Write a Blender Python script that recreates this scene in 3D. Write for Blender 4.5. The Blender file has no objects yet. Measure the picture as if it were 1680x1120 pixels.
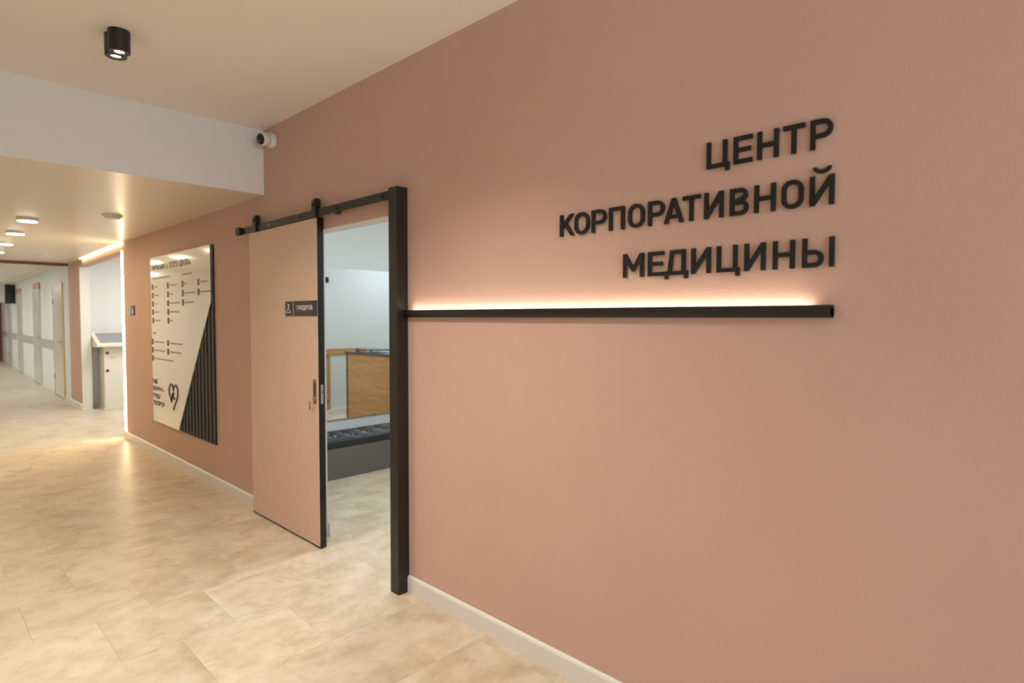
import bpy, bmesh, math, random
from mathutils import Vector, Matrix, noise
random.seed(7)
S = bpy.context.scene
COL = S.collection

# ------------------------------------------------------------------ camera
# world: x runs along the pink wall (to the right), y goes into that wall, z is up; metres
CAM = Vector((2.5665, -1.8659, 1.4755))
YAW, PITCH, ROLL, FPX = 0.7677, -0.040, 0.002, 966.667
cd = bpy.data.cameras.new('camera'); cam = bpy.data.objects.new('camera', cd); COL.objects.link(cam)
fw = Vector((-math.sin(YAW)*math.cos(PITCH), math.cos(YAW)*math.cos(PITCH), math.sin(PITCH)))
r0 = Vector((math.cos(YAW), math.sin(YAW), 0)); u0 = r0.cross(fw)
rt = math.cos(ROLL)*r0 + math.sin(ROLL)*u0; up = -math.sin(ROLL)*r0 + math.cos(ROLL)*u0
cam.matrix_world = Matrix(((rt.x, up.x, -fw.x, CAM.x), (rt.y, up.y, -fw.y, CAM.y), (rt.z, up.z, -fw.z, CAM.z), (0, 0, 0, 1)))
cd.sensor_width = 36; cd.lens = FPX/1680*36; cd.clip_start = .05; cd.clip_end = 100
cd.dof.use_dof = True; cd.dof.focus_distance = 3.0; cd.dof.aperture_fstop = 2.0
S.camera = cam

# ------------------------------------------------------------------ world, big lights, exposure
w = bpy.data.worlds.new('world'); S.world = w; w.use_nodes = True
w.node_tree.nodes['Background'].inputs[0].default_value = (.75, .85, 1, 1)
w.node_tree.nodes['Background'].inputs[1].default_value = 0.6
S.view_settings.view_transform = 'Standard'; S.view_settings.look = 'None'
S.view_settings.gamma = 1; S.view_settings.use_curve_mapping = False
S.view_settings.exposure = 0.08

WARM = (1, .925, .835); COOL = (.88, .96, 1.0); NEUT = (1, .95, .88); AMBER = (1, .78, .43)
def light(kind, loc, power, color, rot=(0, 0, 0), size=.1, size_y=None, spot=None, blend=.6, name='lamp_light'):
    d = bpy.data.lights.new(name, kind); d.energy = power; d.color = color
    if kind == 'AREA':
        d.size = size
        if size_y: d.shape = 'RECTANGLE'; d.size_y = size_y
        else: d.shape = 'DISK'
    else:
        d.shadow_soft_size = size
    if kind == 'SPOT': d.spot_size = spot; d.spot_blend = blend
    o = bpy.data.objects.new(name, d); COL.objects.link(o); o.location = loc; o.rotation_euler = rot
    return o
# daylight through the lobby window behind the camera (window_1 on wall_front)
light('AREA', (6.92, -1.95, 1.62), 90, (.84, .93, 1), rot=(0, math.radians(90), 0), size=1.5, size_y=2.6, name='window_daylight')

# ------------------------------------------------------------------ materials
def new_mat(name):
    m = bpy.data.materials.new(name); m.use_nodes = True
    nt = m.node_tree; return m, nt, nt.nodes['Principled BSDF']
def lin(c): return tuple(((v/255)/12.92 if v/255 <= .04045 else ((v/255+.055)/1.055)**2.4) for v in c)+(1,)
def plain(name, rgb, rough=.5, metal=0, spec=.5, bump=0, bscale=400, var=0, vscale=8):
    m, nt, b = new_mat(name)
    b.inputs['Base Color'].default_value = lin(rgb); b.inputs['Roughness'].default_value = rough
    b.inputs['Metallic'].default_value = metal; b.inputs['Specular IOR Level'].default_value = spec
    tc = nt.nodes.new('ShaderNodeTexCoord')
    if var:
        n = nt.nodes.new('ShaderNodeTexNoise'); n.inputs['Scale'].default_value = vscale; n.inputs['Detail'].default_value = 6
        nt.links.new(tc.outputs['Object'], n.inputs['Vector'])
        mx = nt.nodes.new('ShaderNodeMix'); mx.data_type = 'RGBA'
        mx.inputs[6].default_value = lin(tuple(max(0, v-var) for v in rgb)); mx.inputs[7].default_value = lin(tuple(min(255, v+var) for v in rgb))
        mr = nt.nodes.new('ShaderNodeMapRange'); mr.inputs[1].default_value = .3; mr.inputs[2].default_value = .7
        nt.links.new(n.outputs['Fac'], mr.inputs[0]); nt.links.new(mr.outputs[0], mx.inputs[0]); nt.links.new(mx.outputs[2], b.inputs['Base Color'])
    if bump:
        n2 = nt.nodes.new('ShaderNodeTexNoise'); n2.inputs['Scale'].default_value = bscale; n2.inputs['Detail'].default_value = 3
        nt.links.new(tc.outputs['Object'], n2.inputs['Vector'])
        bp = nt.nodes.new('ShaderNodeBump'); bp.inputs['Strength'].default_value = bump; bp.inputs['Distance'].default_value = .002
        nt.links.new(n2.outputs['Fac'], bp.inputs['Height']); nt.links.new(bp.outputs[0], b.inputs['Normal'])
    return m
def emit(name, rgb, strength):
    m, nt, b = new_mat(name)
    b.inputs['Base Color'].default_value = (.8, .8, .8, 1)
    b.inputs['Emission Color'].default_value = tuple(rgb)+(1,); b.inputs['Emission Strength'].default_value = strength
    return m

M = {}
M['pink'] = plain('pink_plaster', (206, 170, 154), .62, spec=.35, bump=.8, bscale=190, var=2, vscale=2)
M['pinkdoor'] = plain('pink_laminate', (218, 187, 166), .5, spec=.35, var=2, vscale=30)
M['ceil'] = plain('warm_white_ceiling', (244, 238, 229), .55, spec=.3)
M['ceilgloss'] = plain('satin_stretch_ceiling', (232, 220, 202), .5, spec=.5)
M['ceilgloss'].node_tree.nodes['Principled BSDF'].inputs['Coat Weight'].default_value = .6
M['ceilgloss'].node_tree.nodes['Principled BSDF'].inputs['Coat Roughness'].default_value = .27
M['white'] = plain('white_paint', (228, 226, 224), .6, spec=.3, bump=.15, bscale=200)
M['wallwhite'] = plain('cool_white_wall', (226, 229, 228), .6, spec=.3)
M['baseb'] = plain('white_baseboard', (228, 224, 216), .35)
M['blackmetal'] = plain('black_powder_coated_steel', (23, 20, 18), .36, spec=.5, bump=.35, bscale=900)
M['black'] = plain('black_matte', (17, 16, 16), .5)
M['letter'] = plain('black_acrylic', (21, 21, 23), .55, spec=.4, bump=.2, bscale=900)
M['gloss'] = plain('black_plastic', (18, 18, 19), .12)
M['chrome'] = plain('brushed_steel', (190, 188, 184), .28, metal=1)
M['brass'] = plain('aged_nickel', (150, 120, 88), .35, metal=1)
M['acryl'] = plain('white_acrylic', (250, 247, 241), .09, spec=.5)
M['slat'] = plain('dark_slat', (74, 71, 63), .5)
M['txt'] = plain('dark_print', (52, 34, 28), .4)
M['grey'] = plain('grey_print', (168, 140, 124), .5)
M['white_txt'] = plain('white_print', (238, 236, 230), .5)
M['plate'] = plain('dark_plate', (48, 42, 38), .4)
M['kiosk'] = plain('white_steel', (226, 222, 214), .35)
M['screen'] = plain('dark_screen', (138, 144, 154), .12)
M['leather'] = plain('black_leatherette', (36, 38, 39), .36, spec=.5, bump=.3, bscale=300)
M['benchgrey'] = plain('grey_laminate', (104, 101, 98), .55, bump=.2, bscale=700)
M['fardoor'] = plain('grey_green_door', (206, 204, 192), .3, var=3)
M['warmlit'] = plain('warm_lit_frame', (226, 196, 140), .4)  # warm light on the nearest far door's frame, put into the colour
M['bumper'] = plain('grey_rail', (178, 180, 178), .5)
M['brown'] = plain('brown_cladding', (120, 78, 62), .5, var=5)
M['redplate'] = plain('terracotta_plate', (186, 128, 108), .4)
M['yellow'] = plain('yellow_sticker', (216, 214, 160), .5)
M['glassblack'] = plain('smoked_glass', (70, 76, 78), .08)
M['red'] = plain('red_dot', (170, 50, 40), .4)
M['led'] = emit('led_strip', (1, .80, .48), 30)
M['ledbar'] = emit('led_bar_strip', (1, .84, .66), 25)
M['lens'] = emit('spot_lens', (1, .88, .72), 30)
M['disc'] = emit('downlight_disc', (1, .93, .84), 14)
M['panel'] = emit('cool_panel', (.88, .95, 1), 4)

m, nt, b = new_mat('mirror_glass'); b.inputs['Base Color'].default_value = (.88, .91, .90, 1); b.inputs['Metallic'].default_value = 1; b.inputs['Roughness'].default_value = .01; M['mirror'] = m
m, nt, b = new_mat('window_glass'); b.inputs['Transmission Weight'].default_value = 1; b.inputs['Roughness'].default_value = 0; M['glass'] = m

def stone(name, dark, mid, lightc, per_object=True, rough=.34):
    m, nt, b = new_mat(name)
    tc = nt.nodes.new('ShaderNodeTexCoord'); vec = tc.outputs['Object']
    if per_object:
        oi = nt.nodes.new('ShaderNodeObjectInfo'); mu = nt.nodes.new('ShaderNodeVectorMath'); mu.operation = 'MULTIPLY_ADD'
        cmb = nt.nodes.new('ShaderNodeCombineXYZ')
        for i, k in enumerate((37.0, 91.0, 53.0)):
            mm = nt.nodes.new('ShaderNodeMath'); mm.operation = 'MULTIPLY'; mm.inputs[1].default_value = k
            nt.links.new(oi.outputs['Random'], mm.inputs[0]); nt.links.new(mm.outputs[0], cmb.inputs[i])
        mu.inputs[1].default_value = (1.35, 1, 1)
        nt.links.new(tc.outputs['Object'], mu.inputs[0]); nt.links.new(cmb.outputs[0], mu.inputs[2]); vec = mu.outputs[0]
    n = nt.nodes.new('ShaderNodeTexNoise'); n.inputs['Scale'].default_value = 4.2; n.inputs['Detail'].default_value = 10; n.inputs['Roughness'].default_value = .62; n.inputs['Distortion'].default_value = .3
    nt.links.new(vec, n.inputs['Vector'])
    cr = nt.nodes.new('ShaderNodeValToRGB'); e = cr.color_ramp.elements
    e[0].position = .33; e[0].color = lin(dark); e[1].position = .68; e[1].color = lin(lightc)
    x = cr.color_ramp.elements.new(.5); x.color = lin(mid)
    nt.links.new(n.outputs['Fac'], cr.inputs[0])
    n3 = nt.nodes.new('ShaderNodeTexNoise'); n3.inputs['Scale'].default_value = 13; n3.inputs['Detail'].default_value = 8; n3.inputs['Roughness'].default_value = .7; n3.inputs['Distortion'].default_value = .6
    nt.links.new(vec, n3.inputs['Vector'])
    m3 = nt.nodes.new('ShaderNodeMapRange'); m3.inputs[1].default_value = .52; m3.inputs[2].default_value = .72; m3.inputs[3].default_value = 0; m3.inputs[4].default_value = .42
    nt.links.new(n3.outputs['Fac'], m3.inputs[0])
    x3 = nt.nodes.new('ShaderNodeMix'); x3.data_type = 'RGBA'; x3.inputs[7].default_value = lin(tuple(v*.84 for v in dark))
    nt.links.new(m3.outputs[0], x3.inputs[0]); nt.links.new(cr.outputs[0], x3.inputs[6])
    last = x3.outputs[2]
    if per_object:
        hs = nt.nodes.new('ShaderNodeHueSaturation'); mr = nt.nodes.new('ShaderNodeMapRange'); mr.inputs[3].default_value = .955; mr.inputs[4].default_value = 1.035
        nt.links.new(oi.outputs['Random'], mr.inputs[0]); nt.links.new(mr.outputs[0], hs.inputs['Value']); nt.links.new(last, hs.inputs['Color']); last = hs.outputs[0]
    nt.links.new(last, b.inputs['Base Color'])
    mr2 = nt.nodes.new('ShaderNodeMapRange'); mr2.inputs[3].default_value = rough-.05; mr2.inputs[4].default_value = rough+.1
    nt.links.new(n.outputs['Fac'], mr2.inputs[0]); nt.links.new(mr2.outputs[0], b.inputs['Roughness'])
    b.inputs['Specular IOR Level'].default_value = .4
    return m
M['tile'] = stone('beige_stone_tile', (196, 175, 147), (216, 199, 173), (227, 214, 192))
M['farfloor'] = stone('pale_stone_floor', (190, 180, 163), (206, 197, 181), (217, 209, 195), per_object=False)
M['groutbase'] = plain('floor_base', (196, 176, 148), .7)

def wood(name, c1, c2, axis=0):
    m, nt, b = new_mat(name)
    tc = nt.nodes.new('ShaderNodeTexCoord'); mp = nt.nodes.new('ShaderNodeMapping')
    mp.inputs['Scale'].default_value = (1.2, 1.2, 14) if axis == 0 else (14, 14, 1.2)
    nt.links.new(tc.outputs['Object'], mp.inputs[0])
    n = nt.nodes.new('ShaderNodeTexNoise'); n.inputs['Scale'].default_value = 2.2; n.inputs['Detail'].default_value = 8; n.inputs['Distortion'].default_value = .6
    nt.links.new(mp.outputs[0], n.inputs['Vector'])
    cr = nt.nodes.new('ShaderNodeValToRGB'); e = cr.color_ramp.elements
    e[0].position = .3; e[0].color = lin(c1); e[1].position = .7; e[1].color = lin(c2)
    nt.links.new(n.outputs['Fac'], cr.inputs[0]); nt.links.new(cr.outputs[0], b.inputs['Base Color']); b.inputs['Roughness'].default_value = .5
    return m
M['oak'] = wood('oak_laminate', (184, 132, 76), (212, 162, 104))
M['oakdark'] = wood('oak_edge', (112, 72, 40), (134, 90, 52))

def grid_ceiling():
    m, nt, b = new_mat('grid_ceiling')
    tc = nt.nodes.new('ShaderNodeTexCoord')
    br = nt.nodes.new('ShaderNodeTexBrick'); br.offset = 0; br.inputs['Color1'].default_value = lin((226, 220, 206)); br.inputs['Color2'].default_value = lin((222, 216, 202))
    br.inputs['Mortar'].default_value = lin((190, 184, 172)); br.inputs['Scale'].default_value = 1; br.inputs['Mortar Size'].default_value = .012
    br.inputs['Brick Width'].default_value = .6; br.inputs['Row Height'].default_value = .6
    nt.links.new(tc.outputs['Object'], br.inputs['Vector']); nt.links.new(br.outputs[0], b.inputs['Base Color']); b.inputs['Roughness'].default_value = .8
    return m
M['gridceil'] = grid_ceiling()

# ------------------------------------------------------------------ geometry helpers (all coordinates are world metres)
ORG = {}
def org(o): return ORG.get(o.name, Vector((0, 0, 0))) if o else Vector((0, 0, 0))
def tag(o, label=None, cat=None, group=None, kind=None):
    if label: o['label'] = label
    if cat: o['category'] = cat
    if group: o['group'] = group
    if kind: o['kind'] = kind
    return o
def thing(name, loc, label, cat, group=None):
    o = bpy.data.objects.new(name, None); COL.objects.link(o); o.location = loc; o.empty_display_size = .05
    ORG[o.name] = Vector(loc); return tag(o, label, cat, group)
class MB:
    def __init__(s): s.bm = bmesh.new()
    def box(s, x0, x1, y0, y1, z0, z1, bevel=0):
        t = bmesh.new(); bmesh.ops.create_cube(t, size=1)
        for v in t.verts: v.co = Vector(((x0+x1)/2+v.co.x*(x1-x0), (y0+y1)/2+v.co.y*(y1-y0), (z0+z1)/2+v.co.z*(z1-z0)))
        if bevel: bmesh.ops.bevel(t, geom=t.edges[:], offset=bevel, segments=2, affect='EDGES', profile=.6)
        s.add(t); return s
    def add(s, t):
        me = bpy.data.meshes.new('tmp'); t.to_mesh(me); t.free(); s.bm.from_mesh(me); bpy.data.meshes.remove(me)
    def prism(s, pts, axis, a, b_, bevel=0):
        # polygon pts in the two other axes, extruded along axis from a to b_
        t = bmesh.new()
        def mk(p, h):
            if axis == 'x': return (h, p[0], p[1])
            if axis == 'y': return (p[0], h, p[1])
            return (p[0], p[1], h)
        lo = [t.verts.new(mk(p, a)) for p in pts]; hi = [t.verts.new(mk(p, b_)) for p in pts]
        n = len(pts); t.faces.new(lo); t.faces.new(hi[::-1])
        for i in range(n): t.faces.new((lo[i], hi[i], hi[(i+1) % n], lo[(i+1) % n]))
        bmesh.ops.recalc_face_normals(t, faces=t.faces[:])
        if bevel: bmesh.ops.bevel(t, geom=t.edges[:], offset=bevel, segments=2, affect='EDGES', profile=.6)
        s.add(t); return s
    def cyl(s, c, d, r, h, seg=32, r2=None, bevel=0):
        # cylinder from c along direction d, length h
        t = bmesh.new(); bmesh.ops.create_cone(t, cap_ends=True, segments=seg, radius1=r, radius2=r if r2 is None else r2, depth=h)
        if bevel:
            ed = [e for e in t.edges if len(e.link_faces) == 2 and any(len(f.verts) > 4 for f in e.link_faces)]
            bmesh.ops.bevel(t, geom=ed, offset=bevel, segments=3, affect='EDGES', profile=.5)
        q = Vector((0, 0, 1)).rotation_difference(Vector(d).normalized()); cc = Vector(c)+Vector(d).normalized()*h/2
        for v in t.verts: v.co = q @ v.co + cc
        s.add(t); return s
    def lathe(s, c, d, prof, seg=40):
        # prof: (radius, height along d)
        t = bmesh.new(); q = Vector((0, 0, 1)).rotation_difference(Vector(d).normalized()); rings = []
        for (r, h) in prof:
            if r < 1e-6: rings.append([t.verts.new(q @ Vector((0, 0, h))+Vector(c))]); continue
            rings.append([t.verts.new(q @ Vector((r*math.cos(2*math.pi*i/seg), r*math.sin(2*math.pi*i/seg), h))+Vector(c)) for i in range(seg)])
        for a, b_ in zip(rings, rings[1:]):
            for i in range(seg):
                j = (i+1) % seg
                if len(a) == 1 and len(b_) == 1: continue
                if len(a) == 1: t.faces.new((a[0], b_[i], b_[j]))
                elif len(b_) == 1: t.faces.new((a[i], b_[0], a[j]))
                else: t.faces.new((a[i], b_[i], b_[j], a[j]))
        bmesh.ops.recalc_face_normals(t, faces=t.faces[:]); s.add(t); return s
    def tube(s, pts, r, seg=10, closed=False):
        t = bmesh.new(); P = [Vector(p) for p in pts]; n = len(P); rings = []
        for i, p in enumerate(P):
            a = P[(i-1) % n] if (i > 0 or closed) else p; c = P[(i+1) % n] if (i < n-1 or closed) else p
            q = Vector((0, 0, 1)).rotation_difference((c-a).normalized())
            rings.append([t.verts.new(p+q @ Vector((r*math.cos(2*math.pi*k/seg), r*math.sin(2*math.pi*k/seg), 0))) for k in range(seg)])
        for i in range(n if closed else n-1):
            a, b_ = rings[i], rings[(i+1) % n]
            for k in range(seg): t.faces.new((a[k], a[(k+1) % seg], b_[(k+1) % seg], b_[k]))
        if not closed: t.faces.new(rings[0][::-1]); t.faces.new(rings[-1])
        bmesh.ops.recalc_face_normals(t, faces=t.faces[:]); s.add(t); return s
    def mesh(s, me): s.bm.from_mesh(me); return s
    def build(s, name, mat, parent=None, smooth=False):
        root = parent
        while root is not None and root.parent is not None: root = root.parent
        o_ = org(root)
        me = bpy.data.meshes.new(name)
        if parent is None:
            # own origin at the centre of the base
            if s.bm.verts:
                xs = [v.co.x for v in s.bm.verts]; ys = [v.co.y for v in s.bm.verts]; zs = [v.co.z for v in s.bm.verts]
                o_ = Vector(((min(xs)+max(xs))/2, (min(ys)+max(ys))/2, min(zs)))
        for v in s.bm.verts: v.co -= o_
        s.bm.to_mesh(me); s.bm.free()
        for mm in (mat if isinstance(mat, (list, tuple)) else [mat]): me.materials.append(mm)
        if smooth:
            for p in me.polygons: p.use_smooth = True
            me.set_sharp_from_angle(angle=math.radians(40))
        o = bpy.data.objects.new(name, me); COL.objects.link(o)
        if parent: o.parent = parent
        else: o.location = o_; ORG[o.name] = o_.copy()
        return o
def struct(mb, name, mat, label=None, smooth=False, parent=None):
    o = mb.build(name, mat, parent, smooth)
    if parent is None: tag(o, label, None, None, 'structure')
    return o
def ev_mesh(o):
    dg = bpy.context.evaluated_depsgraph_get(); dg.update()
    me = bpy.data.meshes.new_from_object(o.evaluated_get(dg)); return me
def text_mb(body, x0, z0, wdt, hgt, y, thick=.001, extra=0.0):
    """flat lettering on a wall that faces -y: lower left corner (x0, z0), fitted to wdt x hgt"""
    c = bpy.data.curves.new('t', 'FONT'); c.body = body; c.resolution_u = 3; c.offset = extra
    o = bpy.data.objects.new('t', c); COL.objects.link(o); me = ev_mesh(o)
    bpy.data.objects.remove(o); xs = [v.co.x for v in me.vertices]; ys = [v.co.y for v in me.vertices]
    sx = wdt/(max(xs)-min(xs)); sy = hgt/(max(ys)-min(ys)); bx, by = min(xs), min(ys)
    t = bmesh.new(); t.from_mesh(me); bpy.data.meshes.remove(me)
    for v in t.verts: v.co = Vector((x0+(v.co.x-bx)*sx, y, z0+(v.co.y-by)*sy))
    bmesh.ops.recalc_face_normals(t, faces=t.faces[:])
    mb = MB(); mb.add(t); return mb
def loops_mb(loops, thick, x0, z0, sx, sz, y, bev=.0):
    """extruded glyph from closed loops (holes by even-odd fill) on a wall facing -y; front face at y"""
    c = bpy.data.curves.new('g', 'CURVE'); c.dimensions = '2D'; c.fill_mode = 'BOTH'; c.extrude = thick/2-bev; c.bevel_depth = bev; c.bevel_resolution = 1; c.offset = -bev
    for lp in loops:
        sp = c.splines.new('POLY'); sp.points.add(len(lp)-1); sp.use_cyclic_u = True
        for i, p in enumerate(lp): sp.points[i].co = (p[0]*sx, p[1]*sz, 0, 1)
    o = bpy.data.objects.new('g', c); COL.objects.link(o); me = ev_mesh(o); bpy.data.objects.remove(o)
    t = bmesh.new(); t.from_mesh(me); bpy.data.meshes.remove(me)
    for v in t.verts: v.co = Vector((x0+v.co.x, y+thick/2-v.co.z, z0+v.co.y))
    bmesh.ops.remove_doubles(t, verts=t.verts[:], dist=1e-6); bmesh.ops.recalc_face_normals(t, faces=t.faces[:])
    mb = MB(); mb.add(t); return mb
def dup(root, loc, label=None):
    r = root.copy(); COL.objects.link(r); r.location = loc
    if label: r['label'] = label
    for ch in list(root.children):
        c = ch.copy(); COL.objects.link(c); c.parent = r
        for g in ch.children:
            d = g.copy(); COL.objects.link(d); d.parent = c
    return r

# ------------------------------------------------------------------ setting: floor with its tiles
H1, H2 = 2.83, 2.37
XE, YL = 7.0, -3.2            # lobby end wall (behind the camera), left wall
SEAM = -5.80
floor = struct(MB().box(SEAM, XE, YL, .03, -.08, -.003), 'floor', M['groutbase'], 'beige stone tile floor of the lobby')
TILE, GAP = .475, .0005
tile_cache = {}
def tile(x0, x1, y0, y1, parent):
    k = (round(x1-x0, 4), round(y1-y0, 4))
    if k not in tile_cache:
        hx, hy = k[0]/2-GAP/2, k[1]/2-GAP/2; bv = .0003; me = bpy.data.meshes.new('tile')
        vs = [(sx*hx, sy*hy, -.006) for sx, sy in ((-1, -1), (1, -1), (1, 1), (-1, 1))]+[(sx*hx, sy*hy, -bv) for sx, sy in ((-1, -1), (1, -1), (1, 1), (-1, 1))]+[(sx*(hx-bv), sy*(hy-bv), 0) for sx, sy in ((-1, -1), (1, -1), (1, 1), (-1, 1))]
        fs = [(8, 9, 10, 11)]
        for i in range(4):
            j = (i+1) % 4; fs += [(i, j, 4+j, 4+i), (4+i, 4+j, 8+j, 8+i)]
        me.from_pydata(vs, [], fs); me.update(); me.materials.append(M['tile']); tile_cache[k] = me
    o = bpy.data.objects.new('tile', tile_cache[k]); COL.objects.link(o); o.parent = parent
    o.location = Vector(((x0+x1)/2, (y0+y1)/2, random.uniform(-.0002, 0)))-org(parent)
def lay(parent, xa, xb, ya, yb):
    n0 = math.floor((xa-.614)/TILE)-1
    for i in range(n0, n0+80):
        x0 = .614+i*TILE; x1 = x0+TILE
        a, b_ = max(x0, xa), min(x1, xb)
        if b_-a < .02: continue
        off = .41 if i % 2 == 0 else .175
        for j in range(-12, 12):
            y0 = off+j*TILE; y1 = y0+TILE; c, d = max(y0, ya), min(y1, yb)
            if d-c < .02: continue
            tile(a, b_, c, d, parent)
lay(floor, SEAM, 2.04, -2.20, .03)
floor_base2 = struct(MB().box(2.04, XE, YL, 0, -.004, 0).box(SEAM, 2.04, YL, -2.20, -.004, 0), 'floor', M['tile'], 'beige stone floor behind the camera')
floor_c = struct(MB().box(-2.75, .2, .03, 4.6, -.08, -.003), 'floor', M['groutbase'], 'stone tile floor of the cloakroom behind the sliding door')
lay(floor_c, -2.72, .18, .03, 2.4)
struct(MB().box(-2.75, .2, 2.4, 4.6, -.004, 0), 'floor', M['tile'], 'cloakroom floor by the wooden counter')
struct(MB().box(-23.6, SEAM, YL, 2.3, -.08, 0), 'floor', M['farfloor'], 'pale stone floor of the far corridor')

# ------------------------------------------------------------------ setting: walls and ceilings
AX0, AX1 = -8.82, -5.74           # alcove opening
DX0, DX1, DH = -1.076, -.02, 2.034   # doorway
wr = MB()
wr.box(DX1, XE+.1, 0, .1, 0, H1+.05)
wr.box(DX0, DX1, 0, .1, DH, H1+.05)
wr.box(AX1-.055, DX0, 0, .1, 0, H1+.05)
wr.prism([(AX1, 0), (AX1, .13), (AX0, .23), (AX0, .1)], 'z', 2.275, H2+.05)
wr.box(-9.68, AX0, .1, .23, 0, H2+.05)
struct(wr, 'wall_right', M['pink'], 'dusty pink plaster wall with the doorway')
# white reveals of the doorway (jamb lining and soffit)
struct(MB().box(DX0-.001, DX0+.006, .0, .1, 0, DH).box(DX1-.006, DX1, .0, .1, 0, DH).box(DX0, DX1, .002, .1, DH-.006, DH), 'trim_1', M['white'], 'white lining of the cloakroom doorway')
# baseboards
bbp = [(0, 0), (-.014, 0), (-.014, .078), (-.011, .086), (-.004, .0925), (0, .0925)]
struct(MB().prism(bbp, 'x', .002, XE, 0), 'baseboard_right', M['baseb'], 'white baseboard under the pink wall, right of the black post')
struct(MB().prism(bbp, 'x', AX1+.02, DX0+.03, 0), 'baseboard_right', M['baseb'], 'white baseboard under the pink wall, left of the doorway')
struct(MB().prism([(.1+a, b_) for a, b_ in bbp], 'x', -9.68, AX0, 0), 'baseboard_right', M['baseb'], 'short white baseboard left of the alcove')
# lobby ceiling, drop, lower ceiling
XB = -1.754
struct(MB().box(XB, XE+.1, YL-.1, .0, H1, H1+.1), 'ceiling', M['ceil'], 'upper lobby ceiling, warm white')
struct(MB().box(XB-.012, XB, YL, 0, H2, H1), 'trim_2', M['white'], 'white vertical face of the ceiling drop')
struct(MB().box(-9.68, XB-.012, YL, .0, H2, H2+.1).prism([(AX1, 0), (-9.68, 0), (-9.68, .1), (AX0, .1)], 'z', H2, H2+.1), 'ceiling', M['ceilgloss'], 'lower satin ceiling of the corridor')
# remaining lobby shell
struct(MB().box(-23.6, XE, YL-.1, YL, 0, H1+.1), 'wall_left', M['wallwhite'], 'white wall opposite the pink wall')
wf = MB(); wy0, wy1, wz0, wz1 = -3.0, -.9, .95, 2.3
wf.box(XE, XE+.1, YL, wy0, 0, H1+.1).box(XE, XE+.1, wy1, .0, 0, H1+.1).box(XE, XE+.1, wy0, wy1, 0, wz0).box(XE, XE+.1, wy0, wy1, wz1, H1+.1)
struct(wf, 'wall_front', M['wallwhite'], 'lobby end wall with the window behind the camera')
wn = struct(MB().box(XE+.02, XE+.07, wy0, wy0+.05, wz0, wz1).box(XE+.02, XE+.07, wy1-.05, wy1, wz0, wz1).box(XE+.02, XE+.07, wy0, wy1, wz0, wz0+.05).box(XE+.02, XE+.07, wy0, wy1, wz1-.05, wz1).box(XE+.02, XE+.07, -1.98, -1.93, wz0, wz1), 'window_1', M['white'], 'white framed lobby window')
MB().box(XE+.04, XE+.05, wy0+.05, wy1-.05, wz0+.05, wz1-.05).build('pane', M['glass'], wn)

# ------------------------------------------------------------------ setting: cloakroom shell
struct(MB().box(-2.82, -2.72, .1, 4.7, 0, H1+.1), 'wall_left', M['wallwhite'], 'white cloakroom wall carrying the mirror')
struct(MB().box(.18, .28, .1, 4.7, 0, H1+.1), 'wall_right', M['wallwhite'], 'white cloakroom wall with the oak frame')
struct(MB().box(-2.72, .18, 4.6, 4.7, 0, H1+.1), 'wall_back', M['wallwhite'], 'white back wall of the cloakroom')
struct(MB().box(-2.72, .18, .1, 4.6, H1, H1+.1), 'ceiling', M['wallwhite'], 'white cloakroom ceiling')
struct(MB().box(-2.72, DX0+.012, .1, .104, 0, H1).box(DX1, .18, .1, .104, 0, H1).box(DX0, DX1, .1, .104, DH, H1), 'wall_front', M['wallwhite'], 'white inner face of the wall beside the doorway')
struct(MB().prism([(.12, 0), (.104, 0), (.104, .09), (.108, .09), (.12, .075)], 'x', -2.72, DX0+.04, 0), 'baseboard_front', M['baseb'], 'white baseboard beside the cloakroom doorway')
struct(MB().prism([(.18, 0), (.166, 0), (.166, .075), (.172, .09), (.18, .09)], 'y', .104, 4.6, 0), 'baseboard_right', M['baseb'], 'white baseboard on the cloakroom side wall')

# ------------------------------------------------------------------ setting: alcove with the terminal
al = MB().box(-9.16, -9.06, .23, 2.3, 0, 2.9).box(-9.06, AX0+.004, .104, .236, 0, 2.27)
struct(al, 'wall_back', M['wallwhite'], 'white alcove wall behind the terminal')
struct(MB().box(-9.06, -5.64, 2.2, 2.3, 0, 2.9), 'wall_right', M['wallwhite'], 'white rear wall of the alcove')
struct(MB().box(-5.74, -5.64, .1, 2.2, 0, 2.9), 'wall_front', M['wallwhite'], 'white alcove side wall nearest the camera')
struct(MB().box(-9.06, -5.64, .1, 2.2, 2.6, 2.7), 'ceiling', M['wallwhite'], 'white alcove ceiling')
struct(MB().prism([(-9.06, 0), (-9.046, 0), (-9.046, .07), (-9.05, .08), (-9.06, .08)], 'y', .236, 2.2, 0), 'baseboard_back', M['baseb'], 'white baseboard of the alcove')

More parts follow.
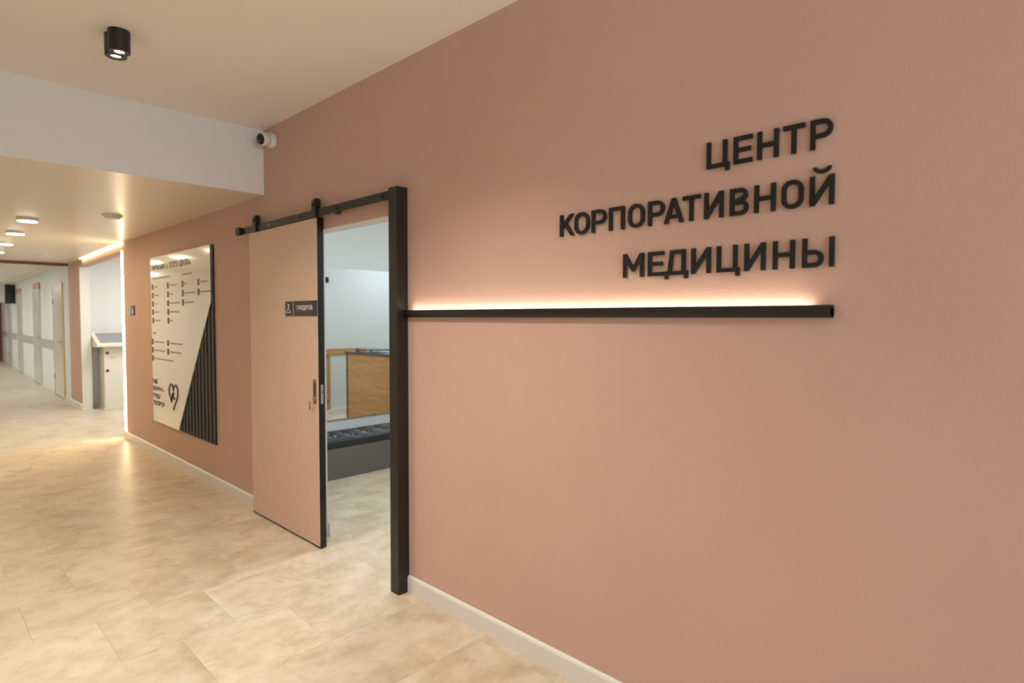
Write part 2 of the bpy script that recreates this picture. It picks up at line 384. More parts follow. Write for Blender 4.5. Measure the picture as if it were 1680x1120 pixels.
# ------------------------------------------------------------------ setting: far corridor
def fy(x): return -.1166-.02485*x
X0, X1 = -9.68, -23.4
doors = [(-11.55, -10.42), (-14.62, -13.5), (-18.15, -17.1), (-21.0, -19.9)]
fwll = MB().prism([(X0, fy(X0)), (X1, fy(X1)), (X1, fy(X1)+.12), (X0, fy(X0)+.12)], 'z', 0, 2.45)
struct(fwll, 'wall_right', M['wallwhite'], 'white wall of the far corridor with grey doors')
struct(MB().box(X1, X0-.05, YL, .8, 2.39, 2.45), 'ceiling', M['gridceil'], 'grid ceiling of the far corridor')
struct(MB().box(X0-.06, X0, YL, .22, 2.325, 2.46), 'trim_3', M['oakdark'], 'brown header where the far corridor begins')
struct(MB().box(X1-.1, X1, YL, .6, 0, 2.5), 'wall_back', M['brown'], 'brown end wall of the far corridor')
def along(mb, xa, xb, d0, d1, z0, z1):
    """block lying on the far corridor wall between xa and xb, standing proud from d0 to d1"""
    return mb.prism([(xa, fy(xa)-d0), (xb, fy(xb)-d0), (xb, fy(xb)-d1), (xa, fy(xa)-d1)], 'z', z0, z1)
edges = [X1]+[v for d in sorted(doors) for v in d]+[X0-.01]
bb = MB(); rail_segs = []
for a, b_ in zip(edges[0::2], edges[1::2]):
    along(bb, a, b_, 0, .014, 0, .08); rail_segs.append((a, b_))
struct(bb, 'baseboard_right', M['baseb'], 'white baseboard along the far corridor wall')
for i, (a, b_) in enumerate(rail_segs[:-1]):
    struct(along(MB(), a+.02, b_-.02, 0, .016, .845, 1.02), 'trim_%d' % (4+i), M['bumper'], 'grey wall guard rail between far corridor doors')
ord_ = ['nearest', 'second', 'third', 'farthest']
for i, (a, b_) in enumerate(doors):
    d = struct(along(MB(), a, b_-.05, .0, .02, .012, 2.05), 'door_%d' % (i+1), M['fardoor'], ord_[i]+' grey-green door in the far corridor wall')
    def kid(mb, nm, mt): 
        o = mb.build(nm, mt, d); return o
    # children of a mesh door: coordinates relative to the door origin
    kid(along(MB(), b_-.05, b_, 0, .026, .0, 2.09), 'frame', M['warmlit'] if i == 0 else M['fardoor'])
    kid(along(MB(), a, b_-.05, 0, .026, 2.05, 2.09), 'frame', M['fardoor'])
    kid(along(MB(), a-.03, a, 0, .026, 0, 2.09), 'frame', M['fardoor'])
    kid(along(MB(), a, b_-.05, 0, .022, 0, .012), 'threshold', M['brown'])
    hx = b_-.18
    h = kid(along(MB(), hx-.02, hx+.02, .02, .026, .92, 1.12), 'handle_plate', M['chrome'])
    kid(MB().cyl((hx, fy(hx)-.026, 1.03), (0, -1, 0), .01, .04, 12).box(hx-.12, hx+.01, fy(hx)-.07, fy(hx)-.055, 1.02, 1.04), 'handle', M['chrome'])
    if i in (0, 3): kid(MB().cyl((a+.03, fy(a)-.022, 1.72), (0, 0, 1), .012, .09, 10).cyl((a+.03, fy(a)-.022, .3), (0, 0, 1), .012, .09, 10), 'hinge', M['brass'])

for i, (a, b_) in enumerate(((-14.55, -13.5), (-18.35, -17.2))):
    t = thing('room_sign', ((a+b_)/2, fy((a+b_)/2)-.02, 2.1), ['terracotta room number plate above the second far corridor door', 'terracotta room number plate above the third far corridor door'][i], 'sign', 'room plates in the far corridor')
    along(MB(), a, b_, 0, .02, 2.06, 2.22).build('plate', M['redplate'], t)
    for k in range(2):
        c = a+(b_-a)*(.52+.2*k); along(MB(), c-.035, c+.035, .02, .023, 2.115, 2.165).build('figure', M['white_txt'], t)
t = thing('hanging_display', (-18.7, .13, 1.84), 'black and silver display box hanging by the far corridor wall', 'display')
MB().box(-18.75, -18.65, .13, .345, 1.84, 2.36, .01).build('casing', M['gloss'], t)
MB().box(-18.74, -18.66, -.08, .13, 1.86, 2.34, .01).build('screen_panel', M['chrome'], t)
MB().cyl((-18.7, .2, 2.36), (0, 0, 1), .015, .03, 12).build('bracket', M['chrome'], t)
# the far corridor's ceiling panels (left of the frame)
for i, x in enumerate((-11.5, -14.5, -17.5, -20.5)):
    tag(MB().box(x-.3, x+.3, -1.9, -1.3, 2.375, 2.39).build('ceiling_light', M['panel']), 'square panel light in the grid ceiling, number %s from the brown header' % ('one', 'two', 'three', 'four')[i], 'light', 'far corridor panel lights')
    light('AREA', (x, -1.6, 2.36), 27, NEUT, size=.55, size_y=.55)

# ------------------------------------------------------------------ lettering on the pink wall
def arc(cx, cy, rx, ry, a0, a1, n=14):
    return [(cx+rx*math.cos(math.radians(a0+(a1-a0)*i/n)), cy+ry*math.sin(math.radians(a0+(a1-a0)*i/n))) for i in range(n+1)]
def glyph(ch, w, s=.157):
    d = .16
    if ch == 'Е': return [[(0, 0), (w, 0), (w, s), (s, s), (s, .5-s/2), (w*.92, .5-s/2), (w*.92, .5+s/2), (s, .5+s/2), (s, 1-s), (w, 1-s), (w, 1), (0, 1)]]
    if ch == 'Н': return [[(0, 0), (s, 0), (s, .5-s/2), (w-s, .5-s/2), (w-s, 0), (w, 0), (w, 1), (w-s, 1), (w-s, .5+s/2), (s, .5+s/2), (s, 1), (0, 1)]]
    if ch == 'Т': return [[(w/2-s/2, 0), (w/2+s/2, 0), (w/2+s/2, 1-s), (w, 1-s), (w, 1), (0, 1), (0, 1-s), (w/2-s/2, 1-s)]]
    if ch == 'П': return [[(0, 0), (s, 0), (s, 1-s), (w-s, 1-s), (w-s, 0), (w, 0), (w, 1), (0, 1)]]
    if ch == 'Ц':
        b = w-.10; return [[(0, 0), (w-s, 0), (w-s, -d), (w, -d), (w, s), (b, s), (b, 1), (b-s, 1), (b-s, s), (s, s), (s, 1), (0, 1)]]
    if ch == 'Р':
        y0, r = .36, .32; return [[(0, 0), (s, 0), (s, y0)]+arc(w-r, y0+r, r, r, -90, 90, 20)+[(0, 1)],
                                  [(s, y0+s)]+arc(w-r, y0+r, r-s, r-s, -90, 90, 16)+[(s, 1-s)]]
    if ch == 'В':
        r1, r2, m = .275, .25, .55-.0; ym = 1-2*r2
        out = [(0, 0)]+arc(w-r1, r1, r1, r1, -90, 60, 16)+arc(w*.95-r2, 1-r2, r2, r2, -50, 90, 16)+[(0, 1)]
        return [out, [(s, s)]+arc(w-r1, r1, r1-s, r1-s, -90, 90, 12)+[(s, 2*r1-s)], [(s, 2*r1-s+s)]+arc(w*.95-r2, 1-r2+.012, r2-s-.0, r2-s-.012, -90, 90, 12)+[(s, 1-s)]]
    if ch == 'О':
        R = w*.47; return [arc(w-R, R, R, R, -90, 0, 10)+arc(w-R, 1-R, R, R, 0, 90, 10)+arc(R, 1-R, R, R, 90, 180, 10)+arc(R, R, R, R, 180, 270, 10),
                           arc(w-R, R, R-s, R-s, -90, 0, 10)+arc(w-R, 1-R, R-s, R-s, 0, 90, 10)+arc(R, 1-R, R-s, R-s, 90, 180, 10)+arc(R, R, R-s, R-s, 180, 270, 10)]
    if ch == 'К': return [[(0, 0), (s, 0), (s, .33), (s+.13, .47), (w-1.2*s, 0), (w, 0), (s+.26, .60), (w-.03, 1), (w-.03-1.25*s, 1), (s, .57), (s, 1), (0, 1)]]
    if ch == 'А':
        c = s*1.1; k = w/2-c/2; y1, y2 = .19, .19+s*.95
        return [[(0, 0), (c, 0), (c+k*y1, y1), (w-c-k*y1, y1), (w-c, 0), (w, 0), (w/2+c/2, 1), (w/2-c/2, 1)],
                [(c+k*y2, y2), (w-c-k*y2, y2), (w/2, (w/2-c)/k)]]
    if ch == 'М': return [[(0, 0), (s, 0), (s, .66), (w/2-s*.35, .24), (w/2+s*.35, .24), (w-s, .66), (w-s, 0), (w, 0), (w, 1), (w-s, 1), (w/2, .46), (s, 1), (0, 1)]]
    if ch in 'ИЙ':
        L = [[(0, 0), (s, 0), (w-s, .70), (w-s, 0), (w, 0), (w, 1), (w-s, 1), (s, .30), (s, 1), (0, 1)]]
        if ch == 'Й': L.append(arc(w/2, 1.29, .285, .22, 180, 360, 16)+arc(w/2, 1.29, .285-.12, .10, 360, 180, 16))
        return L
    if ch == 'Д': return [[(0, -d), (s*.95, -d), (s*.95, 0), (w-s*.95, 0), (w-s*.95, -d), (w, -d), (w, s), (w-.11, s), (w-.11, 1), (.235, 1), (.12, s), (0, s)],
                          [(.135+s, s), (w-.11-s, s), (w-.11-s, 1-s), (.235+s-.02, 1-s)]]
    if ch == 'Ы':
        b = w-s-.17; r = .30; return [[(0, 0)]+arc(b-r, r, r, r, -90, 90, 20)+[(s, 2*r), (s, 1), (0, 1)],
                                      [(s, s)]+arc(b-r, r, r-s, r-s, -90, 90, 16)+[(s, 2*r-s)], [(w-s, 0), (w, 0), (w, 1), (w-s, 1)]]
LINES = [(1.9655, .0855, [('Ц', 1.663, 1.7398), ('Е', 1.7532, 1.8124), ('Н', 1.8283, 1.8921), ('Т', 1.9053, 1.9666), ('Р', 1.9819, 2.0422)]),
         (1.803, .0855, [('К', 1.0414, 1.113), ('О', 1.1151, 1.1856), ('Р', 1.1984, 1.2655), ('П', 1.2786, 1.3452), ('О', 1.3629, 1.4294), ('Р', 1.4454, 1.5101), ('А', 1.5085, 1.5827), ('Т', 1.5789, 1.6424), ('И', 1.657, 1.722), ('В', 1.7439, 1.8037), ('Н', 1.8217, 1.8861), ('О', 1.9037, 1.9659), ('Й', 1.983, 2.049)]),
         (1.6245, .086, [('М', 1.3436, 1.4283), ('Е', 1.4468, 1.5093), ('Д', 1.5149, 1.6006), ('И', 1.6134, 1.6814), ('Ц', 1.7027, 1.7792), ('И', 1.7938, 1.8592), ('Н', 1.8816, 1.9452), ('Ы', 1.9661, 2.0528)])]
sign = thing('wall_lettering', (1.55, 0, 1.61), 'black raised lettering in three lines on the pink wall above the light bar', 'sign')
for z0, h, L in LINES:
    for ch, a, b_ in L:
        loops_mb(glyph(ch, (b_-a)/h), .011, a, z0, h, h, -.0115, .0009).build('letter', M['letter'], sign)

# ------------------------------------------------------------------ black post and lit bar
MB().box(-.0716, 0, -.0708, -.0005, 0, 2.157, .0012).build('post', M['blackmetal'])
tag(bpy.data.objects['post'], 'square black steel post at the right side of the doorway', 'post')
bar = thing('wall_light_bar', (1.03, 0, 1.4778), 'long black bar with warm light along its top, under the lettering', 'light')
hb = MB().prism([(-.0005, 1.4778), (-.022, 1.4778), (-.032, 1.489), (-.032, 1.5146), (-.028, 1.5146), (-.028, 1.507), (-.0005, 1.507)], 'x', .0006, 2.054)
hb.box(.0006, .0016, -.032, -.0005, 1.4778, 1.5146).box(2.053, 2.054, -.032, -.0005, 1.4778, 1.5146)
hb.build('housing', M['blackmetal'], bar)
MB().box(.05, 1.995, -.023, -.013, 1.507, 1.5095).build('led_strip', M['ledbar'], bar)

# ------------------------------------------------------------------ sliding barn door with its rail
rail = thing('door_rail', (-1.08, 0, 2.10), 'black flat steel sliding rail above the doorway', 'rail')
MB().box(-2.09, -.074, -.050, -.040, 2.104, 2.150, .001).build('track', M['blackmetal'], rail)
for x in (-1.559, -1.098, -.632, -.165):
    sp = MB().cyl((x, -.0005, 2.128), (0, -1, 0), .011, .0385, 16).build('spacer', M['black'], rail, True)
    MB().cyl((x, -.050, 2.128), (0, -1, 0), .0095, .005, 6).build('bolt', M['chrome'] if x < -1.5 else M['black'], rail)
MB().box(-2.10, -2.035, -.075, -.051, 2.098, 2.156, .004).build('end_stop', M['black'], rail)
MB().box(-.64, -.60, -.062, -.040, 2.088, 2.1035, .002).build('floor_stop', M['black'], rail)

door = thing('sliding_door', (-1.395, -.028, 0), 'pink sliding barn door with black edge, half closing the cloakroom doorway', 'door')
LX0, LX1, LY0, LY1 = -1.913, -.878, -.0484, -.008
MB().box(LX0+.001, LX1-.0035, LY0, LY1, .012, 2.098).build('leaf', M['pinkdoor'], door)
MB().box(LX1-.0034, LX1, LY0-.0006, LY1, .008, 2.101).build('edge_band', M['gloss'], door)
MB().box(LX0, LX1-.0035, LY0-.0006, LY1, .006, .0119).build('edge_band', M['black'], door)
MB().box(LX0-.001, LX0+.0008, LY0-.0006, LY1, .012, 2.098).build('edge_band', M['pinkdoor'], door)
# rollers and straps
for x in (-1.79, -.90):
    st = MB().prism([(x-.022, 2.0985), (x+.022, 2.0985)]+[(x+.022*math.cos(a), 2.19+.022*math.sin(a)) for a in [math.pi*i/12 for i in range(13)]], 'y', -.064, -.0505, .001)
    hg = st.build('hanger_strap', M['blackmetal'], door)
    MB().cyl((x, -.064, 2.178), (0, -1, 0), .011, .005, 6).build('bolt', M['black'], hg)
    MB().lathe((x, -.0505, 2.186), (0, 1, 0), [(0, 0), (.030, 0), (.036, .003), (.036, .006), (.0345, .009), (.0345, .016), (.036, .019), (.036, .022), (.030, .025), (0, .025)], 36).build('roller', M['black'], door, True)
# flush pull, lock plate, key
def oval(cx, cz, hw, hh, n=10):
    return arc(cx, cz+hh-hw, hw, hw, 0, 180, n)+arc(cx, cz-hh+hw, hw, hw, 180, 360, n)
hd = MB().prism(oval(-.931, 1.003, .019, .080), 'y', LY0-.003, LY0-.0002, .0006).build('flush_pull', M['brass'], door)
MB().prism(oval(-.931, 1.022, .0115, .038), 'y', LY0-.0036, LY0-.0031).build('pull_recess', M['txt'], hd)
MB().cyl((-.931, LY0-.003, .958), (0, -1, 0), .009, .004, 20).build('keyhole', M['chrome'], hd)
MB().prism([(a-.0, b_) for a, b_ in oval(-.0285, .990, .0085, .063)], 'x', LX1+.0001, LX1+.002, .0004).build('lock_plate', M['chrome'], door)
MB().box(LX1+.0021, LX1+.004, -.032, -.025, .995, 1.02).build('lock_bolt', M['brass'], door)
key = thing('key', (-.94, LY0-.02, .90), 'key with a tag hanging from the sliding door lock', 'key')
MB().cyl((-.931, LY0-.0071, .958), (0, -1, 0), .003, .016, 8).build('shank', M['chrome'], key)
MB().tube([(-.935+.009*math.cos(a), LY0-.024, .950+.012*math.sin(a)) for a in [2*math.pi*i/18 for i in range(18)]], .0013, 6, True).build('ring', M['chrome'], key)
MB().prism(arc(-.955, .930, .016, .014, 0, 360, 20)[:-1], 'y', LY0-.027, LY0-.0235).build('bow', M['chrome'], key)
MB().box(-.960, -.950, LY0-.0265, LY0-.024, .890, .916).build('blade', M['brass'], key)

# door sign
ds = thing('door_sign', (-1.11, LY0, 1.484), 'dark cloakroom name plate with a hanger pictogram on the sliding door', 'sign')
MB().box(-1.327, -1.222, LY0-.004, LY0-.0002, 1.485, 1.583).build('icon_plate', M['plate'], ds)
MB().box(-1.206, -.888, LY0-.004, LY0-.0002, 1.485, 1.583).build('name_plate', M['plate'], ds)
text_mb('ГАРДЕРОБ', -1.155, 1.519, .213, .036, LY0-.0046, extra=.03).build('lettering', M['white_txt'], ds)
cx, cz, yy = -1.2765, 1.533, LY0-.0055
hk = MB().tube([(cx-.034, yy, cz-.024), (cx+.034, yy, cz-.024), (cx, yy, cz+.004)], .0035, 6, True)
hk.tube([(cx, yy, cz+.004), (cx, yy, cz+.012), (cx+.007, yy, cz+.017), (cx+.009, yy, cz+.024), (cx+.002, yy, cz+.030), (cx-.007, yy, cz+.027)], .0032, 6)
hk.build('hanger_icon', M['white_txt'], ds)

# ------------------------------------------------------------------ directory board
bd = thing('directory_board', (-3.63, 0, .37), 'white directory board with a heart emblem over black vertical slats', 'sign')
BX0, BX1, BZ0, BZ1 = -4.515, -2.765, .375, 2.096
MB().prism([(-3.72, BZ0), (BX1, BZ0), (BX1, BZ1), (-2.95, BZ1), (-2.95, 1.35)], 'y', -.010, -.0005).build('backing', M['black'], bd)
sx = BX1-.012
for i in range(12):
    x = sx-i*.0865
    zt = BZ1 if i == 0 else .376+(x+3.718)/(.957)*(1.607-.376)+.06
    if zt-BZ0 < .05: break
    MB().box(x-.009, x+.009, -.018, -.0101, BZ0, min(zt, BZ1), .0015).build('slat', M['slat'], bd)
plate = MB().prism([(BX0, BZ0+.005), (-3.705, BZ0+.005), (-2.80, 1.607), (-2.80, BZ1), (BX0, BZ1)], 'y', -.025, -.0186, .0006).build('plate', M['acryl'], bd)
for q in ((BX0+.1, -.0005, 1.8), (BX0+.1, -.0005, .6), (-3.2, -.0005, 1.9)): MB().box(q[0], q[0]+.1, -.0185, q[1], q[2], q[2]+.1).build('standoff', M['black'], bd)
YP = -.0254
for b_, x, wd in (('НАВИГАЦИЯ', -4.455, .44), ('И', -3.985, .045), ('УСЛУГИ', -3.91, .29), ('ЦЕНТРА', -3.585, .31)): text_mb(b_, x, 1.955 if b_ != 'ЦЕНТРА' else 1.945, wd, .062 if b_ != 'ЦЕНТРА' else .072, YP, extra=.075).build('heading', M['txt'], bd)
for xa, xb, z in ((-4.455, -3.88, 1.868), (-3.512, -3.25, 1.868), (-4.475, -4.36, 1.30)): MB().box(xa, xb, YP, YP+.0003, z, z+.016).build('subheading', M['grey'], bd)
spots = []
for c, rows in ((-4.452, (1.788, 1.701, 1.614, 1.528, 1.441)), (-3.945, (1.788, 1.701, 1.614, 1.528, 1.441)), (-3.501, (1.788, 1.701, 1.614)), (-3.079, (1.788, 1.701))):
    spots += [(c, r) for r in rows]
lens = [.13, .16, .10, .14, .19, .22, .10, .30, .28, .07, .06, .30, .24, .17, .25]
low = [(-4.49, 1.219, .33), (-4.49, 1.131, .37), (-4.49, 1.044, .62), (-3.974, 1.218, .39), (-3.974, 1.132, .34)]
for (c, r), l in zip(spots, lens): low.append((c, r, l))
for c, r, l in low:
    MB().box(c-.030, c+.030, YP, YP+.0003, r-.029, r+.029).build('pictogram', M['txt'], bd)
    MB().box(c+.05, c+.05+l, YP, YP+.0003, r-.007, r+.007).build('entry', M['grey'], bd)
for b_, x, z, wd in (('ВАШЕ', -4.515, .778, .165), ('ЗДОРОВЬЕ', -4.515, .702, .335), ('В РУКАХ', -4.515, .626, .26), ('ЭКСПЕРТОВ', -4.515, .552, .39)):
    text_mb(b_, x, z, wd, .05, YP, extra=.075).build('slogan', M['txt'], bd)
MB().box(-4.165, -4.105, YP, YP+.0003, .722, .731).build('slogan', M['txt'], bd)
yh = YP-.001
def hp(a, b_): return (-3.827+a*.137, yh, .69+b_*.125)
def heart(t0, t1, n=26):
    out = []
    for i in range(n+1):
        t = t0+(t1-t0)*i/n
        out.append(hp(math.sin(t)**3*.98, (13*math.cos(t)-5*math.cos(2*t)-2*math.cos(3*t)-math.cos(4*t)+2.5)/14.5))
    return out
MB().tube(heart(-1.8, 3.45), .0085, 8).tube([hp(*p) for p in ((0, .42), (-.03, .16), (-.14, .0))], .0085, 8).tube([hp(*p) for p in ((-.99, .14), (-.7, .0), (-.46, -.42), (-.2, .28), (.05, -.14), (.36, -.08))], .0085, 8).build('heart_emblem', M['txt'], bd)

# small restroom plate by the lit corner
rs = thing('restroom_sign', (-5.38, 0, 1.497), 'small dark plate with a white figure beside the lit corner', 'sign')
MB().box(-5.52, -5.40, -.006, -.0005, 1.50, 1.603).build('pale_plate', M['bumper'], rs)
MB().box(-5.396, -5.245, -.008, -.0005, 1.497, 1.606).build('plate', M['plate'], rs)
MB().cyl((-5.32, -.0081, 1.580), (0, -1, 0), .013, .001, 16).prism([(-5.345, 1.515), (-5.295, 1.515), (-5.305, 1.566), (-5.335, 1.566)], 'y', -.0091, -.0081).build('figure_icon', M['white_txt'], rs)

# ------------------------------------------------------------------ LED lines of the alcove
o = MB().box(-5.79, -5.725, -.0035, -.0005, .095, 2.27, .0005).build('led_strip', M['led'])
tag(o, 'glowing vertical light strip on the corner beside the restroom plate', 'light strip')
o = MB().prism([(AX1+.03, -.026), (AX1+.03, -.016), (AX0+.3, .070), (AX0+.3, .060)], 'z', H2-.005, H2-.0005).build('led_strip', M['led'])
tag(o, 'glowing light strip along the ceiling above the alcove', 'light strip')

# ------------------------------------------------------------------ ceiling fittings
fx = thing('ceiling_spotlight', (-.79, -1.11, 2.73), 'black twin-cylinder ceiling spotlight near the ceiling drop', 'light')
for x in (-.756, -.822):
    r_ = .046
    b_ = MB().lathe((x, -1.112, H1-.0005), (0, 0, -1), [(0, 0), (r_, 0), (r_, .098), (r_-.002, .100), (.024, .100), (.021, .092), (0, .092)], 40).build('cylinder', M['blackmetal'], fx, True)
    MB().lathe((x, -1.112, H1-.0926), (0, 0, -1), [(0, 0), (.0205, 0), (.0205, .001), (0, .003)], 28).build('lens', M['lens'], b_, True)
    light('SPOT', (x, -1.112, H1-.108), 40, WARM, size=.03, spot=math.radians(118), blend=.9)
MB().cyl((-.75, -1.0655, 2.823), (0, -1, 0), .003, .002, 10).build('screw', M['chrome'], fx)
# unseen copies of the fitting, added for wall light and floor bounce
for i, (x, y) in enumerate(((.72, -1.112), (4.6, -1.112), (1.9, -2.4), (4.6, -2.5))):
    d = dup(fx, (x, y, 2.73), 'unseen black twin-cylinder ceiling spotlight, ' + ['in front of the light bar', 'added behind the camera near the pink wall', 'added over the camera for floor bounce, nearer the left wall', 'added behind the camera near the left wall'][i])
    for q in (-.033, .033): light('SPOT', (x+q, y-.002, H1-.108), (74, 0.5, 95, 6)[i], WARM, size=.06, spot=math.radians((125, 125, 66, 125)[i]), blend=.9)

for i, (x, y) in enumerate(((-4.33, -1.047), (-5.48, -1.013), (-6.72, -.98), (-7.92, -.95))):
    t = thing('downlight', (x, y, 2.34), 'round white surface downlight, %s in the row on the lower ceiling' % ('nearest', 'second', 'third', 'farthest')[i], 'light', 'downlights on the lower ceiling')
    MB().lathe((x, y, H2-.0005), (0, 0, -1), [(0, 0), (.080, 0), (.080, .024), (.076, .028), (0, .028)], 40).build('body', M['kiosk'], t, True)
    MB().lathe((x, y, H2-.0286), (0, 0, -1), [(0, 0), (.074, 0), (.072, .004), (0, .005)], 40).build('diffuser', M['disc'], t, True)
    light('AREA', (x, y, H2-.04), 7, AMBER, size=.14)
sd = thing('smoke_detector', (-3.6, -.55, 2.335), 'white round smoke detector on the lower ceiling', 'smoke detector')
MB().lathe((-3.6, -.55, H2-.0005), (0, 0, -1), [(0, 0), (.078, 0), (.078, .012), (.066, .018), (0, .018)], 40).build('base', M['kiosk'], sd, True)
MB().lathe((-3.6, -.55, H2-.0186), (0, 0, -1), [(.0, 0), (.060, 0), (.060, .006), (.045, .014), (0, .015)], 40).build('cap', M['kiosk'], sd, True)
sd2 = thing('smoke_detector', (-8.2, -.46, 2.34), 'second smoke detector further along the lower ceiling, by the far corridor', 'smoke detector')
MB().lathe((-8.2, -.46, H2-.0005), (0, 0, -1), [(0, 0), (.07, 0), (.07, .014), (.05, .026), (0, .028)], 32).build('base', M['kiosk'], sd2, True)

cc = thing('security_camera', (-1.59, 0, 2.72), 'small white security camera on the pink wall beside the ceiling drop', 'camera')
MB().lathe((-1.585, -.0005, 2.722), (0, -1, 0), [(0, 0), (.052, 0), (.054, .006), (.054, .028), (.050, .034), (0, .034)], 40).build('base', M['kiosk'], cc, True)
dv = Vector((.28, -1, -.22)).normalized(); c0 = Vector((-1.585, -.060, 2.722))
MB().lathe(c0-dv*.045, dv, [(0, 0), (.025, .006), (.040, .022), (.046, .045), (.044, .066), (.036, .082), (0, .083)], 40).build('housing', M['kiosk'], cc, True)
fp = MB().lathe(c0+dv*.0385, dv, [(0, 0), (.037, 0), (.036, .004), (.028, .009), (0, .011)], 36).build('lens_cover', M['gloss'], cc, True)
MB().cyl(c0+dv*.0465+Vector((-.006, 0, -.012)), dv, .006, .003, 16).build('lens', M['chrome'], fp)

# ------------------------------------------------------------------ information terminal in the alcove
k = thing('information_terminal', (-8.76, .58, 0), 'white free-standing information terminal in the lit alcove', 'terminal')
MB().box(-8.94, -8.58, .352, .82, .02, 1.0, .008).build('column', M['kiosk'], k)
MB().box(-8.97, -8.55, .33, .84, 0, .02, .004).build('foot_plate', M['kiosk'], k)
hd = MB().prism([(-8.99, 1.20), (-8.96, 1.235), (-8.47, 1.045), (-8.47, 1.005), (-8.56, 1.0), (-8.9, 1.0)], 'y', .245, .93, .006).build('head', M['kiosk'], k)
ax = Vector((.49, 0, -.19)).normalized(); nn = Vector((.19, 0, .49)).normalized()
t = bmesh.new(); bmesh.ops.create_cube(t, size=1)
for v in t.verts:
    c = Vector((-8.715, .5875, 1.1405))+nn*.003
    v.co = c+ax*v.co.x*.40+Vector((0, v.co.y*.57, 0))+nn*v.co.z*.004
mb = MB(); mb.add(t); mb.build('screen', M['screen'], hd)
for z in (.903, .621):
    lk = MB().cyl((-8.5799, .398, z), (1, 0, 0), .022, .006, 20).build('lock', M['black'], k, True)
    MB().cyl((-8.5738, .398, z), (1, 0, 0), .008, .002, 12).build('key_slot', M['red'], lk, True)
MB().box(-8.5799, -8.5785, .43, .522, .818, .855).build('sticker', M['yellow'], k)
light('AREA', (-7.3, 1.1, 2.55), 34, (1, .95, .87), size=1.2, size_y=1.0)
tag(MB().box(-7.9, -6.7, .8, 1.4, 2.575, 2.5995).build('ceiling_light', M['panel']), 'flat panel light on the alcove ceiling', 'light')

# ------------------------------------------------------------------ cloakroom: bench, mirror, counter, oak frame
bn = thing('bench', (-2.49, 1.45, 0), 'low grey bench with black tufted cushion under the mirror', 'bench')
BY0, BY1 = .35, 2.45
MB().box(-2.715, -2.275, BY0, BY1, 0, .282, .002).build('base', M['benchgrey'], bn)
# tufted cushion: one closed surface with pillowed squares
t = bmesh.new(); nx, ny = 46, 220; cxs, cys = 3, 11; W_, L_ = .435, BY1-BY0; base = .2835; topz = .362
grid = []
for i in range(nx+1):
    row = []
    for j in range(ny+1):
        u, v = i/nx, j/ny
        fu, fv = (u*cxs) % 1 if u < 1 else 1, (v*cys) % 1 if v < 1 else 1
        pill = (max(0, math.sin(math.pi*fu))*max(0, math.sin(math.pi*fv)))**.3
        edge = min(1, min(u, 1-u)*W_/.035)*.5+.5; ed = min(u, 1-u)*W_
        roll_ = 0 if ed > .03 else (1-math.sqrt(max(0, 1-((.03-ed)/.03)**2)))*.03
        ed2 = min(v, 1-v)*L_; roll2 = 0 if ed2 > .03 else (1-math.sqrt(max(0, 1-((.03-ed2)/.03)**2)))*.03
        inner = 1 if .001 < u < .999 else 0
        z = topz-.030+.036*pill-max(roll_, roll2)
        if u > .93 or u < .07: z = topz+.003-max(roll_, roll2)-.006*(1-max(0, math.sin(math.pi*fv))**.4)
        row.append(t.verts.new((-2.714+u*W_, BY0+v*L_, z)))
    grid.append(row)
for i in range(nx):
    for j in range(ny): t.faces.new((grid[i][j], grid[i+1][j], grid[i+1][j+1], grid[i][j+1]))
border = [grid[i][0] for i in range(nx+1)]+[grid[nx][j] for j in range(1, ny+1)]+[grid[i][ny] for i in range(nx-1, -1, -1)]+[grid[0][j] for j in range(ny-1, 0, -1)]
low_ = [t.verts.new((v.co.x, v.co.y, base)) for v in border]; n = len(border)
for i in range(n): t.faces.new((border[i], low_[i], low_[(i+1) % n], border[(i+1) % n]))
bmesh.ops.recalc_face_normals(t, faces=t.faces[:]); mb = MB(); mb.add(t); mb.build('cushion', M['leather'], bn, True)

mi = thing('wall_mirror', (-2.71, 2.0, .47), 'large frameless mirror above the tufted bench, reflecting the oak counter', 'mirror')
MB().box(-2.7195, -2.7045, .2, 3.9, .472, 1.957).build('backing', M['bumper'], mi)
MB().box(-2.7044, -2.700, .2, 3.9, .470, 1.9585).build('glass', M['mirror'], mi)
for y in (.75, 1.52, 2.3, 3.1):
    MB().cyl((-2.6999, y, .474), (1, 0, 0), .012, .012, 16).build('clip', M['chrome'], mi, True)

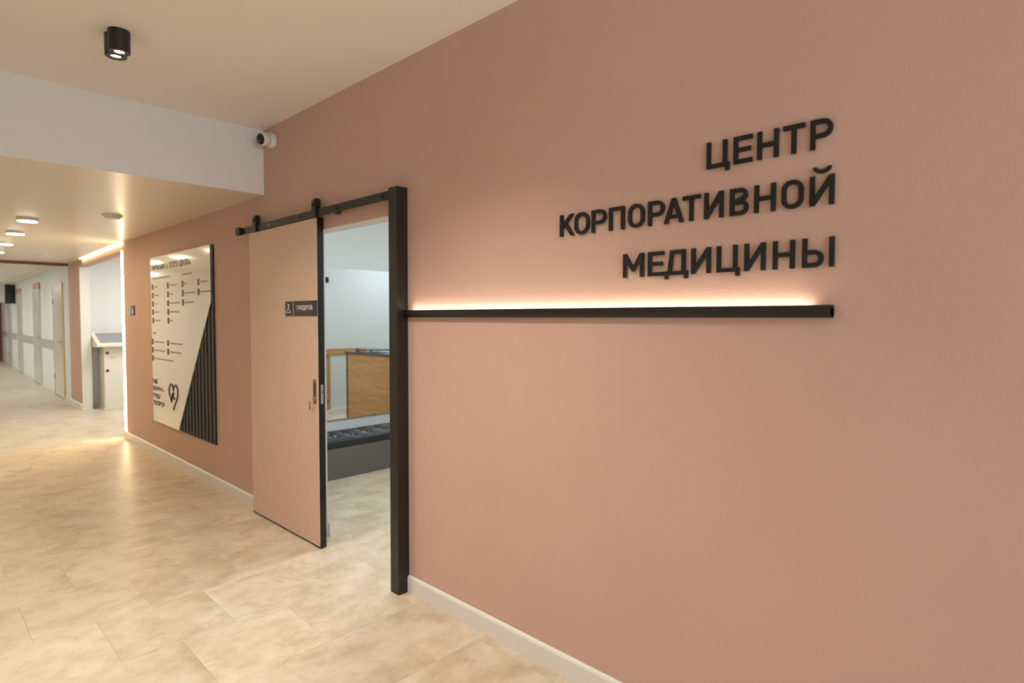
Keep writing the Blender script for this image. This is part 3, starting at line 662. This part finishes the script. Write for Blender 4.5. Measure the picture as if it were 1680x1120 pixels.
ct = thing('reception_counter', (-1.3, 2.7, 0), 'oak cloakroom counter with a dark top, seen in the mirror', 'counter')
MB().box(-2.3, -.53, 2.5, 2.53, .0, .975).build('front_panel', M['oak'], ct)
MB().box(-.53, -.49, 2.495, 2.56, 0, .975).box(-.53, -.49, 2.56, 3.0, 0, .975).build('end_panel', M['oakdark'], ct)
MB().box(-2.3, -.485, 2.48, 2.62, .9755, 1.0, .002).build('worktop', M['glassblack'], ct)
MB().prism([(-.485, 2.66), (-.485, 3.0), (-1.1, 3.0), (-.80, 2.66)], 'z', 1.012, 1.03).build('upper_top', M['glassblack'], ct)
MB().box(-.52, -.49, 2.63, 2.7, .9755, 1.0115).build('support', M['chrome'], ct); MB().cyl((-.78, 2.72, .9755), (0, 0, 1), .02, .036, 16).build('support', M['chrome'], ct)
MB().box(-2.3, -.50, 2.621, 3.0, .955, .975).build('lower_shelf', M['white'], ct)

fr = thing('oak_wall_frame', (.17, 2.8, .1), 'oak board frame with chrome pins on the white wall, seen in the mirror', 'frame')
st = MB().box(.160, .1795, 2.44, 2.605, .105, .918).build('stile', M['oak'], fr)
MB().box(.160, .1795, 2.44, 3.25, .919, 1.003).build('top_rail', M['oak'], fr)
for z in (.905, .224):
    MB().cyl((.1599, 2.56, z), (-1, 0, 0), .016, .02, 16).build('pin', M['chrome'], st, True)
hk = thing('coat_hook', (.17, 2.56, 1.98), 'small black coat hook high on the white cloakroom wall, seen in the mirror', 'hook')
MB().box(.165, .1795, 2.53, 2.60, 2.0, 2.08, .003).build('plate', M['black'], hk)
MB().tube([(.165, 2.565, 2.05), (.13, 2.565, 2.03), (.115, 2.565, 2.05), (.112, 2.565, 2.075)], .007, 8).build('arm', M['black'], hk, True)
tag(MB().box(-1.1, -.5, .9, 1.5, H1-.02, H1-.0005).build('ceiling_light', M['panel']), 'square panel light on the cloakroom ceiling', 'light')
light('AREA', (-.8, 1.2, H1-.03), 23, COOL, size=.6, size_y=.6)
light('AREA', (-.8, 3.6, H1-.03), 18, COOL, size=.6, size_y=.6)
tag(MB().box(-1.1, -.5, 3.3, 3.9, H1-.02, H1-.0005).build('ceiling_light', M['panel']), 'second square panel light over the oak counter', 'light')
